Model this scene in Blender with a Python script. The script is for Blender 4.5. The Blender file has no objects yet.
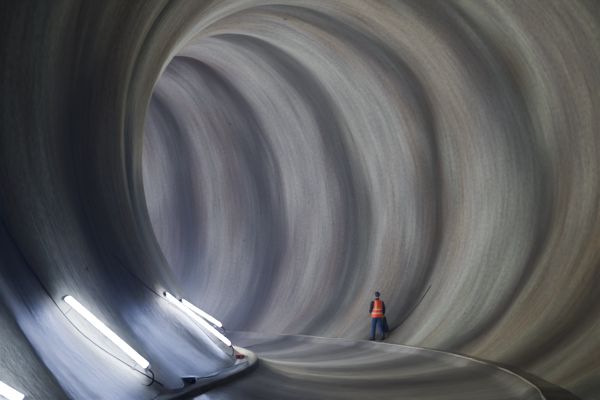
import bpy, bmesh, math, random
from mathutils import Vector, Matrix, Quaternion, noise
random.seed(4)
scene=bpy.context.scene
scene.view_settings.look='AgX - Medium High Contrast'
R=5.5; ZC=4.75
# ------------------------------------------------------------ tunnel path
def kfun(s):
    if s<-3: return 1/70
    if s<0.5:
        t=(s+3)/3.5; return (1/70)*(1-t)+t/10.2
    if s<4: return 1/10.2
    if s<7:
        t=(s-4)/3; return (1-t)/10.2+t/12.0
    return 1/12.0
DS=0.1
def build_path():
    out={}
    x,y,h=1.84,13.0,0.0
    out[0]=(x,y,h)
    for i in range(1,400):
        s=i*DS; h+=kfun(s)*DS; x+=-math.sin(h)*DS; y+=math.cos(h)*DS; out[i]=(x,y,h)
    x,y,h=1.84,13.0,0.0
    for i in range(1,290):
        s=-i*DS; h-=kfun(s)*DS; x-=-math.sin(h)*DS; y-=math.cos(h)*DS; out[-i]=(x,y,h)
    return out
PATH=build_path()
IMIN,IMAX=min(PATH),max(PATH)
def P(s,dx,z):
    f=s/DS; i=int(math.floor(f)); i=max(IMIN,min(IMAX-1,i)); t=f-i
    a=PATH[i]; b=PATH[i+1]
    x=a[0]*(1-t)+b[0]*t; y=a[1]*(1-t)+b[1]*t; h=a[2]*(1-t)+b[2]*t
    return Vector((x+math.cos(h)*dx, y+math.sin(h)*dx, z))
def sm(a,b,x):
    t=max(0,min(1,(x-a)/(b-a))); return t*t*(3-2*t)
LB=3.0; PH=1.8
def scal(s):
    w=abs(math.sin(math.pi*(s-PH)/LB))
    return .4*math.sqrt(w*w+0.05)+.6*w*w+0.13*math.sin(s*4.6+math.sin(s))
def rad(s,phi):
    n=noise.noise(Vector((s*0.45,math.cos(phi)*1.5,math.sin(phi)*1.5)))
    n2=noise.noise(Vector((s*2.2,math.cos(phi)*4,math.sin(phi)*4)))
    zz=ZC-R*math.cos(phi)
    f=sm(-0.2,1.4,zz)
    amp=.26+.16*sm(-1,3,s)
    return R+f*(-0.14+.06*(1-sm(-1,3,s))+amp*scal(s+.25*n)+0.12*n+0.03*n2)
# ------------------------------------------------------------ materials
def mat(name,col,rough=0.6,emi=None,es=0,metal=0,noise_amt=0.15,scale=30):
    m=bpy.data.materials.new(name); m.use_nodes=True
    nt=m.node_tree; b=nt.nodes['Principled BSDF']
    b.inputs['Roughness'].default_value=rough; b.inputs['Metallic'].default_value=metal
    tc=nt.nodes.new('ShaderNodeTexCoord'); nz=nt.nodes.new('ShaderNodeTexNoise'); nz.inputs['Scale'].default_value=scale
    rp=nt.nodes.new('ShaderNodeValToRGB')
    rp.color_ramp.elements[0].position=.3; rp.color_ramp.elements[1].position=.7
    rp.color_ramp.elements[0].color=(*[c*(1-noise_amt) for c in col],1)
    rp.color_ramp.elements[1].color=(*[min(1,c*(1+noise_amt)) for c in col],1)
    nt.links.new(tc.outputs['Object'],nz.inputs['Vector']); nt.links.new(nz.outputs['Fac'],rp.inputs['Fac'])
    nt.links.new(rp.outputs['Color'],b.inputs['Base Color'])
    if emi: b.inputs['Emission Color'].default_value=(*emi,1); b.inputs['Emission Strength'].default_value=es
    return m
def concrete(name,cols,gain=1.0,bump=0.5,rough=0.55,streak=(8.0,0.55),band=0.5,rings=0.0):
    m=bpy.data.materials.new(name); m.use_nodes=True
    nt=m.node_tree; N=nt.nodes; Lk=nt.links; b=N['Principled BSDF']
    uv=N.new('ShaderNodeUVMap'); uv.uv_map='UVMap'
    def nz(sx,sy,detail,dist=0,scale=1.0,rg=.5):
        mp=N.new('ShaderNodeMapping'); mp.inputs['Scale'].default_value=(sx,sy,1)
        Lk.new(uv.outputs['UV'],mp.inputs['Vector'])
        n=N.new('ShaderNodeTexNoise'); n.inputs['Scale'].default_value=scale; n.inputs['Detail'].default_value=detail
        n.inputs['Distortion'].default_value=dist; n.inputs['Roughness'].default_value=rg
        Lk.new(mp.outputs['Vector'],n.inputs['Vector']); return n.outputs['Fac']
    def mr(x,a,b_,c,d):
        q=N.new('ShaderNodeMapRange'); q.inputs[1].default_value=a;q.inputs[2].default_value=b_;q.inputs[3].default_value=c;q.inputs[4].default_value=d
        Lk.new(x,q.inputs[0]); return q.outputs[0]
    def mth(op,x,y):
        q=N.new('ShaderNodeMath'); q.operation=op
        for k,v in enumerate((x,y)):
            if v is None: continue
            if isinstance(v,(int,float)): q.inputs[k].default_value=v
            else: Lk.new(v,q.inputs[k])
        return q.outputs[0]
    mul=lambda x,y:mth('MULTIPLY',x,y); add=lambda x,y:mth('ADD',x,y)
    bandn=nz(band,0.06,3,0.3)
    rp=N.new('ShaderNodeValToRGB'); el=rp.color_ramp.elements
    el[0].position=.3; el[0].color=(*cols[0],1); el[1].position=.7; el[1].color=(*cols[-1],1)
    for i,c in enumerate(cols[1:-1]):
        e=el.new(.3+.4*(i+1)/(len(cols)-1)); e.color=(*c,1)
    Lk.new(bandn,rp.inputs['Fac'])
    st=nz(streak[0],streak[1],9,0.15); st2=nz(streak[0]*0.22,streak[1]*0.4,6,0.4); fine=nz(20,9,8,rg=.7)
    g=mul(mr(st,.3,.7,.82,1.2),mr(st2,.3,.7,.80,1.22)); g=mul(g,mr(fine,.3,.7,.74,1.26))
    sp=N.new('ShaderNodeSeparateXYZ'); Lk.new(uv.outputs['UV'],sp.inputs[0])
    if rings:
        # light and shade bands across the scalloped rings, painted into the colour
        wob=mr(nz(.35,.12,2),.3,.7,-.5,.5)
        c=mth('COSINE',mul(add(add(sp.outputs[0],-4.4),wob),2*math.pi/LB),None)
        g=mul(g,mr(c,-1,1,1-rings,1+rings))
    g=mul(g,mr(nz(3,2.2,2),.74,.78,1,.4))
    # tint along the tunnel: dark olive first, pale midway, greyer further in
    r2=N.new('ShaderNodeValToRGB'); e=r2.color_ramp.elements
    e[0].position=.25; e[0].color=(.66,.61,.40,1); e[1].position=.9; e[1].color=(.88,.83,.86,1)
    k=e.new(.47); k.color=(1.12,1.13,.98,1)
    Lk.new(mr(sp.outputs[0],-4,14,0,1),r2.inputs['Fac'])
    mx=N.new('ShaderNodeMix'); mx.data_type='RGBA'; mx.blend_type='MULTIPLY'; mx.inputs['Factor'].default_value=1
    Lk.new(rp.outputs['Color'],mx.inputs['A']); Lk.new(r2.outputs['Color'],mx.inputs['B'])
    vm=N.new('ShaderNodeVectorMath'); vm.operation='SCALE'
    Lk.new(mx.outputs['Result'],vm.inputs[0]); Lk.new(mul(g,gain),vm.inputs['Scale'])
    Lk.new(vm.outputs[0],b.inputs['Base Color'])
    Lk.new(mr(st2,.3,.7,rough-.1,rough+.15),b.inputs['Roughness'])
    bp=N.new('ShaderNodeBump'); bp.inputs['Strength'].default_value=bump; bp.inputs['Distance'].default_value=0.06
    h=add(add(mr(st,0,1,0,.9),mr(st2,0,1,0,1.0)),mr(fine,0,1,0,1.0))
    Lk.new(h,bp.inputs['Height']); Lk.new(bp.outputs[0],b.inputs['Normal'])
    return m
GREY=(.31,.315,.265); BROWN=(.27,.235,.18); MAUVE=(.28,.265,.235); LIGHT=(.37,.38,.33); DARK=(.21,.205,.165)
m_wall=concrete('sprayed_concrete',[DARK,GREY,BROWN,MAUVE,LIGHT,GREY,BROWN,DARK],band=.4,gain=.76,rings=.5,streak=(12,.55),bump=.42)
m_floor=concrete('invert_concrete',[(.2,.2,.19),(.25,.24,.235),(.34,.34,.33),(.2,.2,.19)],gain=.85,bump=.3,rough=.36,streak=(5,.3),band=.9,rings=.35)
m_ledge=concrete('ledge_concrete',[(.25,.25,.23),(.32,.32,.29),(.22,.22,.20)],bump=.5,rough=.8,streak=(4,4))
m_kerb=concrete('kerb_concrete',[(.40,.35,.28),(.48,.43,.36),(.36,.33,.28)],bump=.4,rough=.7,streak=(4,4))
# ------------------------------------------------------------ tunnel shell
def sweep(name,fn,us,s0,s1,ds,mat_):
    n=int((s1-s0)/ds)+1
    vs=[];uv=[]
    for i in range(n):
        s=s0+i*ds
        for u in us:
            p,v=fn(s,u); vs.append(p); uv.append((s,v))
    m=len(us); fs=[]
    for i in range(n-1):
        for j in range(m-1):
            a=i*m+j; fs.append((a,a+m,a+m+1,a+1))
    me=bpy.data.meshes.new(name); me.from_pydata(vs,[],fs)
    l=me.uv_layers.new(name='UVMap')
    for lp in me.loops: l.data[lp.index].uv=uv[lp.vertex_index]
    me.polygons.foreach_set('use_smooth',[True]*len(me.polygons))
    me.materials.append(mat_)
    o=bpy.data.objects.new(name,me); scene.collection.objects.link(o); o['kind']='structure'
    return o
phi0=math.acos((ZC+.12)/R)
N=150
phis=[phi0+(2*math.pi-2*phi0)*j/N for j in range(N+1)]
def wallf(s,phi):
    r=rad(s,phi); return P(s,r*math.sin(phi),ZC-r*math.cos(phi)),phi*R
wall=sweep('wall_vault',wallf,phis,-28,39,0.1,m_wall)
FW=2.75
BZ=.05
def koff(s): return -.75*(1-sm(-8.5,-1.0,s))
def fz(s,dx):
    z=-0.33*(1-(dx/FW)**2); q=dx-koff(s)
    if q>2.2: z=z*(1-sm(2.2,2.48,q))+BZ*sm(2.2,2.48,q)
    if dx<-2: z+=.09*sm(2.0,2.8,-dx)
    return z+0.07*(scal(s)-.5)*max(0,1-(dx/FW)**2)+.012*noise.noise(Vector((s*1.3,dx*1.3,0)))
def floorf(s,dx): return P(s,dx,fz(s,dx)),dx
floor=sweep('floor',floorf,[-2.9+6.1*j/60 for j in range(61)],-28,39,0.15,m_floor)
LED=[(-2.74,-.45),(-2.745,.05),(-2.76,.195),(-2.785,.22),(-2.9,.235),(-3.2,.245),(-3.5,.255)]
def loff(s): return -.28*(1-sm(-6,-.5,s))
def ledf(s,i):
    dx,z=LED[int(i)]
    w=.03*noise.noise(Vector((s*1.1,7,0)))+.012*noise.noise(Vector((s*5,3,0))) if dx>-2.8 else 0
    return P(s,dx+w+loff(s),z+.015*noise.noise(Vector((s*2,dx*3,1)))),sum(math.dist(LED[k],LED[k+1]) for k in range(int(i)))
ledge=sweep('trim_1',ledf,range(len(LED)),-27,38,0.1,m_ledge)
KB=[(2.47,-.1),(2.475,.05),(2.485,.065),(2.515,.07),(2.53,.055),(2.535,-.1)]
def kbf(s,i):
    dx,z=KB[int(i)]; w=.03*noise.noise(Vector((s*.7,2,0)))+koff(s)
    return P(s,dx+w,z+.012*noise.noise(Vector((s*1.5,9,1)))),i*.06
kerb=sweep('trim_2',kbf,range(len(KB)),-27,38,0.1,m_kerb)
# ------------------------------------------------------------ camera
cam=bpy.data.cameras.new('camera'); co=bpy.data.objects.new('camera',cam); scene.collection.objects.link(co); scene.camera=co
cam.lens=36; cam.sensor_width=36; cam.shift_y=92/600; co.location=(0,0,1.7); co.rotation_euler=(math.pi/2,0,0)
cam.clip_start=0.05
# ------------------------------------------------------------ mesh helpers
def link(o,parent=None):
    scene.collection.objects.link(o)
    if parent: o.parent=parent
    return o
def mk(name,bm,material,parent=None,smooth=True):
    me=bpy.data.meshes.new(name); bm.to_mesh(me); bm.free()
    me.polygons.foreach_set('use_smooth',[smooth]*len(me.polygons)); me.materials.append(material)
    return link(bpy.data.objects.new(name,me),parent)
def tube_bm(bm,pts,r,seg=10,caps=True):
    pts=[Vector(p) for p in pts]; rings=[]
    rr=r if isinstance(r,(list,tuple)) else [r]*len(pts)
    up=Vector((0,0,1)); prev=None
    for i,p in enumerate(pts):
        t=(pts[min(i+1,len(pts)-1)]-pts[max(i-1,0)]).normalized()
        if prev is None:
            a=t.cross(up)
            if a.length<.1: a=t.cross(Vector((1,0,0)))
            a.normalize()
        else:
            a=(prev-t*prev.dot(t)).normalized()
        prev=a; b=t.cross(a)
        rings.append([bm.verts.new(p+(a*math.cos(2*math.pi*k/seg)+b*math.sin(2*math.pi*k/seg))*rr[i]) for k in range(seg)])
    for i in range(len(rings)-1):
        for k in range(seg): bm.faces.new((rings[i][k],rings[i][(k+1)%seg],rings[i+1][(k+1)%seg],rings[i+1][k]))
    if caps: bm.faces.new(rings[0][::-1]); bm.faces.new(rings[-1])
def smooth_pts(pts,n=8):
    pts=[Vector(p) for p in pts]; out=[]
    for i in range(len(pts)-1):
        p0=pts[max(i-1,0)];p1=pts[i];p2=pts[i+1];p3=pts[min(i+2,len(pts)-1)]
        for k in range(n):
            t=k/n; out.append(.5*((2*p1)+(p2-p0)*t+(2*p0-5*p1+4*p2-p3)*t*t+(3*p1-p0-3*p2+p3)*t**3))
    out.append(pts[-1]); return out
def box_bm(bm,c,s,bev=0.0,rot=None):
    r=bmesh.ops.create_cube(bm,size=1)['verts']
    for v in r:
        v.co=Vector((v.co.x*s[0],v.co.y*s[1],v.co.z*s[2]))
        if rot: v.co=rot@v.co
        v.co+=Vector(c)
    if bev:
        es=list({e for v in r for e in v.link_edges}); bmesh.ops.bevel(bm,geom=es,offset=bev,segments=2,affect='EDGES')
def skin(name,verts,edges,radii,root,material,parent,sub=2):
    me=bpy.data.meshes.new(name+'_src'); me.from_pydata([Vector(v) for v in verts],edges,[])
    o=bpy.data.objects.new(name+'_src',me); scene.collection.objects.link(o)
    md=o.modifiers.new('s','SKIN'); md.use_smooth_shade=True
    sv=me.skin_vertices[0].data
    for i,r in enumerate(radii):
        sv[i].radius=(r,r) if not isinstance(r,tuple) else r
        sv[i].use_root=(i in root)
    if sub:
        sb=o.modifiers.new('b','SUBSURF'); sb.levels=sub; sb.render_levels=sub
    bpy.context.view_layer.update()
    dg=bpy.context.evaluated_depsgraph_get()
    m2=bpy.data.meshes.new_from_object(o.evaluated_get(dg)); m2.name=name
    bpy.data.objects.remove(o)
    m2.materials.clear(); m2.materials.append(material)
    m2.polygons.foreach_set('use_smooth',[True]*len(m2.polygons))
    return link(bpy.data.objects.new(name,m2),parent)
def loft(bm,rings,seg=28,cap0=True,cap1=True,wob=0):
    rs=[]
    for (cx,cy,z,a,b) in rings:
        rs.append([bm.verts.new((cx+a*math.cos(2*math.pi*k/seg)*(1+wob*noise.noise(Vector((math.cos(k*2*math.pi/seg)*2,z*6,math.sin(k*2*math.pi/seg)*2)))),
            cy+b*math.sin(2*math.pi*k/seg)*(1+wob*noise.noise(Vector((math.cos(k*2*math.pi/seg)*2,z*6+9,math.sin(k*2*math.pi/seg)*2)))),z)) for k in range(seg)])
    for i in range(len(rs)-1):
        for k in range(seg): bm.faces.new((rs[i][k],rs[i][(k+1)%seg],rs[i+1][(k+1)%seg],rs[i+1][k]))
    if cap0: bm.faces.new(rs[0][::-1])
    if cap1: bm.faces.new(rs[-1])
# ------------------------------------------------------------ person
m_skin=mat('skin',(.45,.28,.2),.6); m_hair=mat('hair',(.02,.017,.015),.6); m_navy=mat('navy_cloth',(.016,.036,.10),.8,noise_amt=.3)
m_dark=mat('dark_cloth',(.015,.018,.03),.8,noise_amt=.3); m_boot=mat('boot_leather',(.02,.017,.015),.5)
def vest_mat():
    m=mat('hi_vis_fabric',(1.0,.085,.012),.6,noise_amt=.08)
    nt=m.node_tree; b=nt.nodes['Principled BSDF']; src=b.inputs['Base Color'].links[0].from_socket
    tc=nt.nodes.new('ShaderNodeTexCoord'); sp=nt.nodes.new('ShaderNodeSeparateXYZ'); nt.links.new(tc.outputs['Object'],sp.inputs[0])
    def band(sock,c,w):
        a=nt.nodes.new('ShaderNodeMath'); a.operation='COMPARE'; a.inputs[1].default_value=c; a.inputs[2].default_value=w
        nt.links.new(sock,a.inputs[0]); return a.outputs[0]
    ab=nt.nodes.new('ShaderNodeMath'); ab.operation='ABSOLUTE'; nt.links.new(sp.outputs['X'],ab.inputs[0])
    bands=[band(sp.outputs['Z'],.98,.02),band(sp.outputs['Z'],1.12,.02)]
    gt=nt.nodes.new('ShaderNodeMath'); gt.operation='GREATER_THAN'; gt.inputs[1].default_value=1.13; nt.links.new(sp.outputs['Z'],gt.inputs[0])
    mu=nt.nodes.new('ShaderNodeMath'); mu.operation='MULTIPLY'; nt.links.new(gt.outputs[0],mu.inputs[0]); nt.links.new(band(ab.outputs[0],.125,.017),mu.inputs[1])
    bands.append(mu.outputs[0])
    cur=bands[0]
    for x in bands[1:]:
        q=nt.nodes.new('ShaderNodeMath'); q.operation='MAXIMUM'; nt.links.new(cur,q.inputs[0]); nt.links.new(x,q.inputs[1]); cur=q.outputs[0]
    mx=nt.nodes.new('ShaderNodeMix'); mx.data_type='RGBA'
    nt.links.new(cur,mx.inputs['Factor']); nt.links.new(src,mx.inputs['A']); mx.inputs['B'].default_value=(.85,.68,.4,1)
    nt.links.new(mx.outputs['Result'],b.inputs['Base Color'])
    return m
m_vest=vest_mat()
def build_person():
    E=bpy.data.objects.new('person',None); link(E)
    E['label']='person in orange hi-vis vest and dark blue trousers walking away'; E['category']='person'
    V=[];Ed=[];Rd=[]
    def add(p,r,par=None):
        V.append(p);Rd.append(r)
        if par is not None: Ed.append((par,len(V)-1))
        return len(V)-1
    pel=add((0,0,.93),(.15,.11)); sp=add((0,.0,1.1),(.13,.10),pel); ch=add((0,.0,1.3),(.165,.115),sp); nb=add((0,-.0,1.43),(.09,.075),ch)
    nk=add((0,.01,1.5),.052,nb); hd=add((0,.03,1.58),(.066,.08),nk); h2=add((0,.03,1.655),(.078,.095),hd); h3=add((0,.02,1.72),(.05,.065),h2)
    def arm(sx,el,wr,pa):
        s=add((sx*.17,0,1.40),.062,ch); e=add(el,.043,s); w=add(wr,.028,e); p=add(pa,(.034,.024),w)
        d=(Vector(pa)-Vector(wr)).normalized()
        side=Vector((0,1,0)) if abs(d.z)>.6 else Vector((1,0,0))
        inn=Vector((-sx,0,0)) if abs(d.z)>.6 else Vector((0,0,-1))
        for k,(o,l) in enumerate(((-.027,.065),(-.009,.08),(.009,.075),(.026,.06))):
            a=add(tuple(Vector(pa)+d*.04+side*o),.0095,p); b=add(tuple(Vector(V[a])+d*l*.5+inn*.006),.009,a); c=add(tuple(Vector(V[b])+d*l*.35+inn*.03),.0085,b)
        a=add(tuple(Vector(pa)+side*.035+inn*.01),.011,p); add(tuple(Vector(V[a])+side*.018+d*.035+inn*.02),.010,a)
    aL=((-.27,-.04,1.15),(-.23,.13,.98),(-.215,.19,.94)); aR=((.265,-.03,1.14),(.285,.03,.90),(.29,.045,.82))
    arm(-1,*aL); arm(1,*aR)
    legs=(((-.08,0,.88),(-.07,.12,.50),(-.06,.19,.09),(-.07,.33,.04)),((.08,0,.88),(.08,-.05,.49),(.07,-.28,.17),(.08,-.17,.05)))
    for L in legs:
        a=add(L[0],.09,pel); b=add(L[1],.06,a); c=add(L[2],.042,b); add(L[3],.036,c)
    skin('body',V,Ed,Rd,[pel],m_skin,E)
    bm=bmesh.new(); tube_bm(bm,[(0,.115,1.665),(0,.135,1.64),(0,.145,1.625),(0,.115,1.615)],[.008,.011,.015,.008],8); mk('nose',bm,m_skin,E)
    bm=bmesh.new(); tube_bm(bm,[(-.025,.112,1.592),(0,.12,1.59),(.025,.112,1.592)],.006,8); mk('mouth',bm,mat('lips',(.35,.13,.1)),E)
    for x in (-.03,.03):
        bm=bmesh.new(); bmesh.ops.create_uvsphere(bm,u_segments=12,v_segments=8,radius=.012,matrix=Matrix.Translation((x,.112,1.662))); mk('eye',bm,mat('eye_white',(.7,.7,.7),.2),E)
        bm=bmesh.new(); bmesh.ops.create_uvsphere(bm,u_segments=12,v_segments=8,radius=.03,matrix=Matrix.Translation((x*2.7,.02,1.635))@Matrix.Diagonal((.4,.7,1.1,1))); mk('ear',bm,m_skin,E)
    bm=bmesh.new(); loft(bm,[(0,-.0,1.565,.06,.068),(0,-.002,1.60,.078,.086),(0,0,1.65,.09,.103),(0,.008,1.70,.084,.1),(0,.012,1.735,.06,.075),(0,.012,1.755,.025,.03)],wob=.06); mk('hair',bm,m_hair,E)
    V=[];Ed=[];Rd=[]
    p=add((0,0,.95),(.165,.125)); add((0,0,1.02),(.15,.115),p)
    for L in legs:
        a=add((L[0][0],0,.82),.108,p); b=add(L[1],.082,a); k=add(tuple(Vector(L[1]).lerp(Vector(L[2]),.5)),.075,b); add(tuple(Vector(L[1]).lerp(Vector(L[2]),.88)),.078,k)
    skin('trousers',V,Ed,Rd,[0],m_navy,E)
    for L in legs:
        bm=bmesh.new(); t=Vector(L[3]); a=Vector(L[2])
        tube_bm(bm,smooth_pts([a+Vector((0,0,.12)),a+Vector((0,0,.03)),Vector((a.x,a.y,a.z-.045)).lerp(t,.25),t+Vector((0,-.02,.008)),t+Vector((0,.05,0))],4),[.06]*5+[.062]*6+[.056]*3+[.05,.046,.035],12); mk('boot',bm,m_boot,E)
        bm=bmesh.new(); lift=max(0,a.z-.09)
        rot=Matrix.Rotation(-math.atan2(lift,.14),3,'X')
        box_bm(bm,Vector((a.x*.5+t.x*.5,a.y*.5+t.y*.5,.012+lift*.55)),(.095,.27,.025),.008,rot); mk('boot_sole',bm,m_boot,E)
    for i,(el,wr,pa) in enumerate((aL,aR)):
        sx=-1 if i==0 else 1
        V=[];Ed=[];Rd=[]
        a=add((sx*.13,0,1.39),.085); b=add((sx*.2,-.005,1.36),.078,a); c=add(el,.06,b); d=add(tuple(Vector(el).lerp(Vector(wr),.9)),.044,c)
        skin('sleeve',V,Ed,Rd,[0],m_dark,E)
    bm=bmesh.new(); loft(bm,[(0,0,1.40,.12,.1),(0,0,1.46,.075,.075),(0,0,1.50,.066,.068),(0,.003,1.53,.064,.066)],cap1=False); mk('collar',bm,m_dark,E)
    bm=bmesh.new(); loft(bm,[(0,0,.84,.215,.155),(0,0,.93,.208,.148),(0,0,1.05,.2,.14),(0,0,1.18,.205,.142),(0,0,1.3,.222,.145),(0,0,1.38,.215,.135),(0,0,1.425,.17,.115),(0,0,1.455,.10,.09)],seg=40,cap0=False,cap1=False,wob=.05); mk('vest',bm,m_vest,E)
    return E
person=build_person()
S=1.64/1.755
YW=.42
person.location=(2.6,20.2,BZ+.02); person.scale=(S,)*3; person.rotation_euler=(0,0,YW)
bm=bmesh.new(); loft(bm,[(0,0,.86,.03,.03),(0,0,.80,.05,.06),(.01,0,.70,.07,.09),(.015,-.01,.58,.085,.12),(.02,-.02,.45,.095,.13),(.03,-.03,.34,.085,.12),(.035,-.03,.28,.05,.07)],seg=40,wob=.6)
jk=mk('jacket',bm,m_dark); jk['label']='dark jacket hanging from the hand of the walking person'; jk['category']='jacket'
jk.scale=(S,)*3; jk.rotation_euler=(0,0,YW)
jk.location=person.location+Matrix.Rotation(YW,3,'Z')@Vector((.325*S,.03,0))
# ------------------------------------------------------------ lamps
m_tube=mat('lit_tube',(1,1,1),.3,(.42,.52,1.0),165,noise_amt=0)
m_alu=mat('aluminium_housing',(.5,.5,.52),.35,metal=.8); m_black=mat('black_rubber',(.015,.015,.017),.5); m_red=mat('red_plastic',(.6,.06,.03),.4)
m_grey=mat('grey_cable_sheath',(.05,.045,.04),.6)
def onwall(s,phi,lift=0.0):
    r=rad(s,phi)-lift; return P(s,r*math.sin(phi),ZC-r*math.cos(phi))
def lamp_at(a,b,label,lift=.13,gap=.05):
    foot=onwall(*a,lift); top=onwall(*b,lift)
    L=(top-foot).length
    E=bpy.data.objects.new('work_lamp',None); link(E)
    x=(top-foot).normalized(); mid=(foot+top)/2
    ax=P((a[0]+b[0])/2,0,ZC); n=(ax-mid); n=(n-x*n.dot(x)).normalized(); y=n.cross(x)
    M=Matrix(((x.x,y.x,n.x),(x.y,y.y,n.y),(x.z,y.z,n.z))).to_4x4(); M.translation=foot
    E.matrix_world=M
    bm=bmesh.new(); box_bm(bm,(L/2,0,-.02),(L-.1,gap*1.2,.03),.008); mk('lamp_housing',bm,m_alu,E,False)
    for yy in (-gap,gap):
        bm=bmesh.new(); tube_bm(bm,[(.07,yy,.02),(L-.07,yy,.02)],.018,12); mk('lamp_tube',bm,m_tube,E)
    for xx in (.04,L-.04):
        bm=bmesh.new(); box_bm(bm,(xx,0,.005),(.06,gap*2+.05,.07),.012); mk('end_cap',bm,m_red if xx<1 and lift>.165 else m_alu,E,False)
    for xx in (.12*L,.88*L):
        bm=bmesh.new(); box_bm(bm,(xx,0,-.03-lift/2),(.02,.03,lift),.004); mk('bracket',bm,m_alu,E,False)
    bm=bmesh.new(); tube_bm(bm,smooth_pts([(.02,0,0),(-.08,.01,-.01),(-.15,.06,-.08),(-.13,.14,-.14),(-.05,.2,-.16)],6),.012,8); mk('cord',bm,m_black,E)
    E['label']=label; E['category']='lamp'; E['group']='work lamps along the ledge'
    return foot,top,n
LP=[((-5.05,-.69),(-5.42,-.975),'lit twin-tube work lamp leaning up the curved concrete wall',.14,.05),
((-.3,-.67),(-1.85,-.96),'lit twin-tube work lamp propped beside a red-lidded cable box',.17,.04),
((1.6,-.75),(.4,-.945),'lit twin-tube work lamp where the ledge bends away',.22,.04),
((-7.95,-.69),(-9.0,-1.0),'lit work lamp with only its lower end showing',.13,.04)]
for a,b,l,li,gp in LP: lamp_at(a,b,l,li,gp)
# ------------------------------------------------------------ cables and boxes
def cable(name,pts,r,label,material=m_black,group='cables along the ledge'):
    bm=bmesh.new(); tube_bm(bm,smooth_pts(pts,8),r,8); o=mk(name,bm,material)
    o['label']=label; o['category']='cable'; o['group']=group; return o
def lg(s,d,z=.265): return P(s,d+loff(s),z)
def wallrun(a,b,n=40,lift=.012,e=1.0):
    return [onwall(a[0]+(b[0]-a[0])*(k/n)**e,a[1]+(b[1]-a[1])*k/n,lift) for k in range(n+1)]
cable('cable',wallrun((-6.6,-1.6),(-4.9,-.64),e=1.0),.010,'thin black cable draped down the sprayed concrete wall',m_grey)
cable('cable',wallrun((-2.4,-1.15),(-.6,-.64),e=1.0),.008,'thin black cable draped down the sprayed concrete wall',m_grey)
cable('cable',[lg(-4.3,-3.0,.29),lg(-4.6,-2.87),lg(-5.0,-3.0),lg(-5.7,-2.87),lg(-6.3,-3.05),lg(-7.3,-2.9)],.012,'black supply cable snaking over the concrete ledge')
cable('cable',[lg(-3.7,-3.0,.29),lg(-3.2,-2.9),lg(-2.2,-3.05),lg(-1.0,-2.9),lg(0,-3.05),lg(.5,-3.0,.28)],.012,'black supply cable snaking over the concrete ledge')
cable('cable',wallrun((6.3,.62),(5.35,1.02),16,.009,e=.5),.014,'thin dark cable on the curved wall behind the walking person',m_grey,group='cables on the wall')
def jbox(s,d,label,lid,sz=(.34,.22,.2),rot=0):
    E=bpy.data.objects.new('junction_box',None); link(E); E.location=lg(s,d,.245); E.rotation_euler=(0,0,rot)
    bm=bmesh.new(); box_bm(bm,(0,0,sz[2]*.42),(sz[0],sz[1],sz[2]*.84),.015); mk('box_body',bm,m_black,E,False)
    bm=bmesh.new(); box_bm(bm,(0,0,sz[2]*.9),(sz[0]+.02,sz[1]+.02,sz[2]*.16),.012); mk('lid',bm,lid,E,False)
    for x in (-.05,.05):
        bm=bmesh.new(); tube_bm(bm,[(x,-sz[1]/2-.03,sz[2]*.4),(x,-sz[1]/2+.01,sz[2]*.4)],.025,12); mk('socket',bm,lid,E)
    E['label']=label; E['category']='electrical box'; E['group']='junction boxes on the ledge'
jbox(-4.0,-3.05,'black cable junction box at the foot of a lit lamp',m_black,(.26,.16,.11),rot=.3)
jbox(.2,-3.15,'cable junction box with red lid beside a lit lamp',m_red,(.18,.12,.09),-.2)
# ------------------------------------------------------------ lights
def pt(loc,e,col,r=.15):
    l=bpy.data.lights.new('unseen_light','POINT'); l.energy=e; l.shadow_soft_size=r; l.color=col
    o=bpy.data.objects.new('unseen_light',l); scene.collection.objects.link(o); o.location=loc
pt(P(3.6,-4.25,1.35),780,(.88,.92,1),.25)  # added light without a fixture, brightens the outer wall of the bend
pt(P(6.0,-4.1,.9),200,(.5,.55,1),.25)  # unseen blue fill, added for the floor and lower far wall
pt(P(8.6,-4.75,5.0),420,(.97,.98,1),.3)  # high fill out of view, added to brighten the crown
pt(P(9,-4.0,1.3),380,(.60,.65,1)); pt(P(13,-3.8,1.0),560,(.60,.62,1)); pt(P(18,-3.0,1.3),260,(1,.90,.88))
pt(P(-17,1,3.0),85,(1,.9,.5),.8)  # weak warm fill added behind the camera
w=bpy.data.worlds.new('w'); scene.world=w; w.use_nodes=True; nt=w.node_tree
nt.nodes['Background'].inputs[0].default_value=(.5,.45,.3,1); nt.nodes['Background'].inputs[1].default_value=.05
# thin haze added for a glow around the lamps
vs=nt.nodes.new('ShaderNodeVolumeScatter'); vs.inputs['Color'].default_value=(.7,.78,1,1); vs.inputs['Density'].default_value=.0042; vs.inputs['Anisotropy'].default_value=.45
nt.links.new(vs.outputs[0],nt.nodes['World Output'].inputs['Volume'])
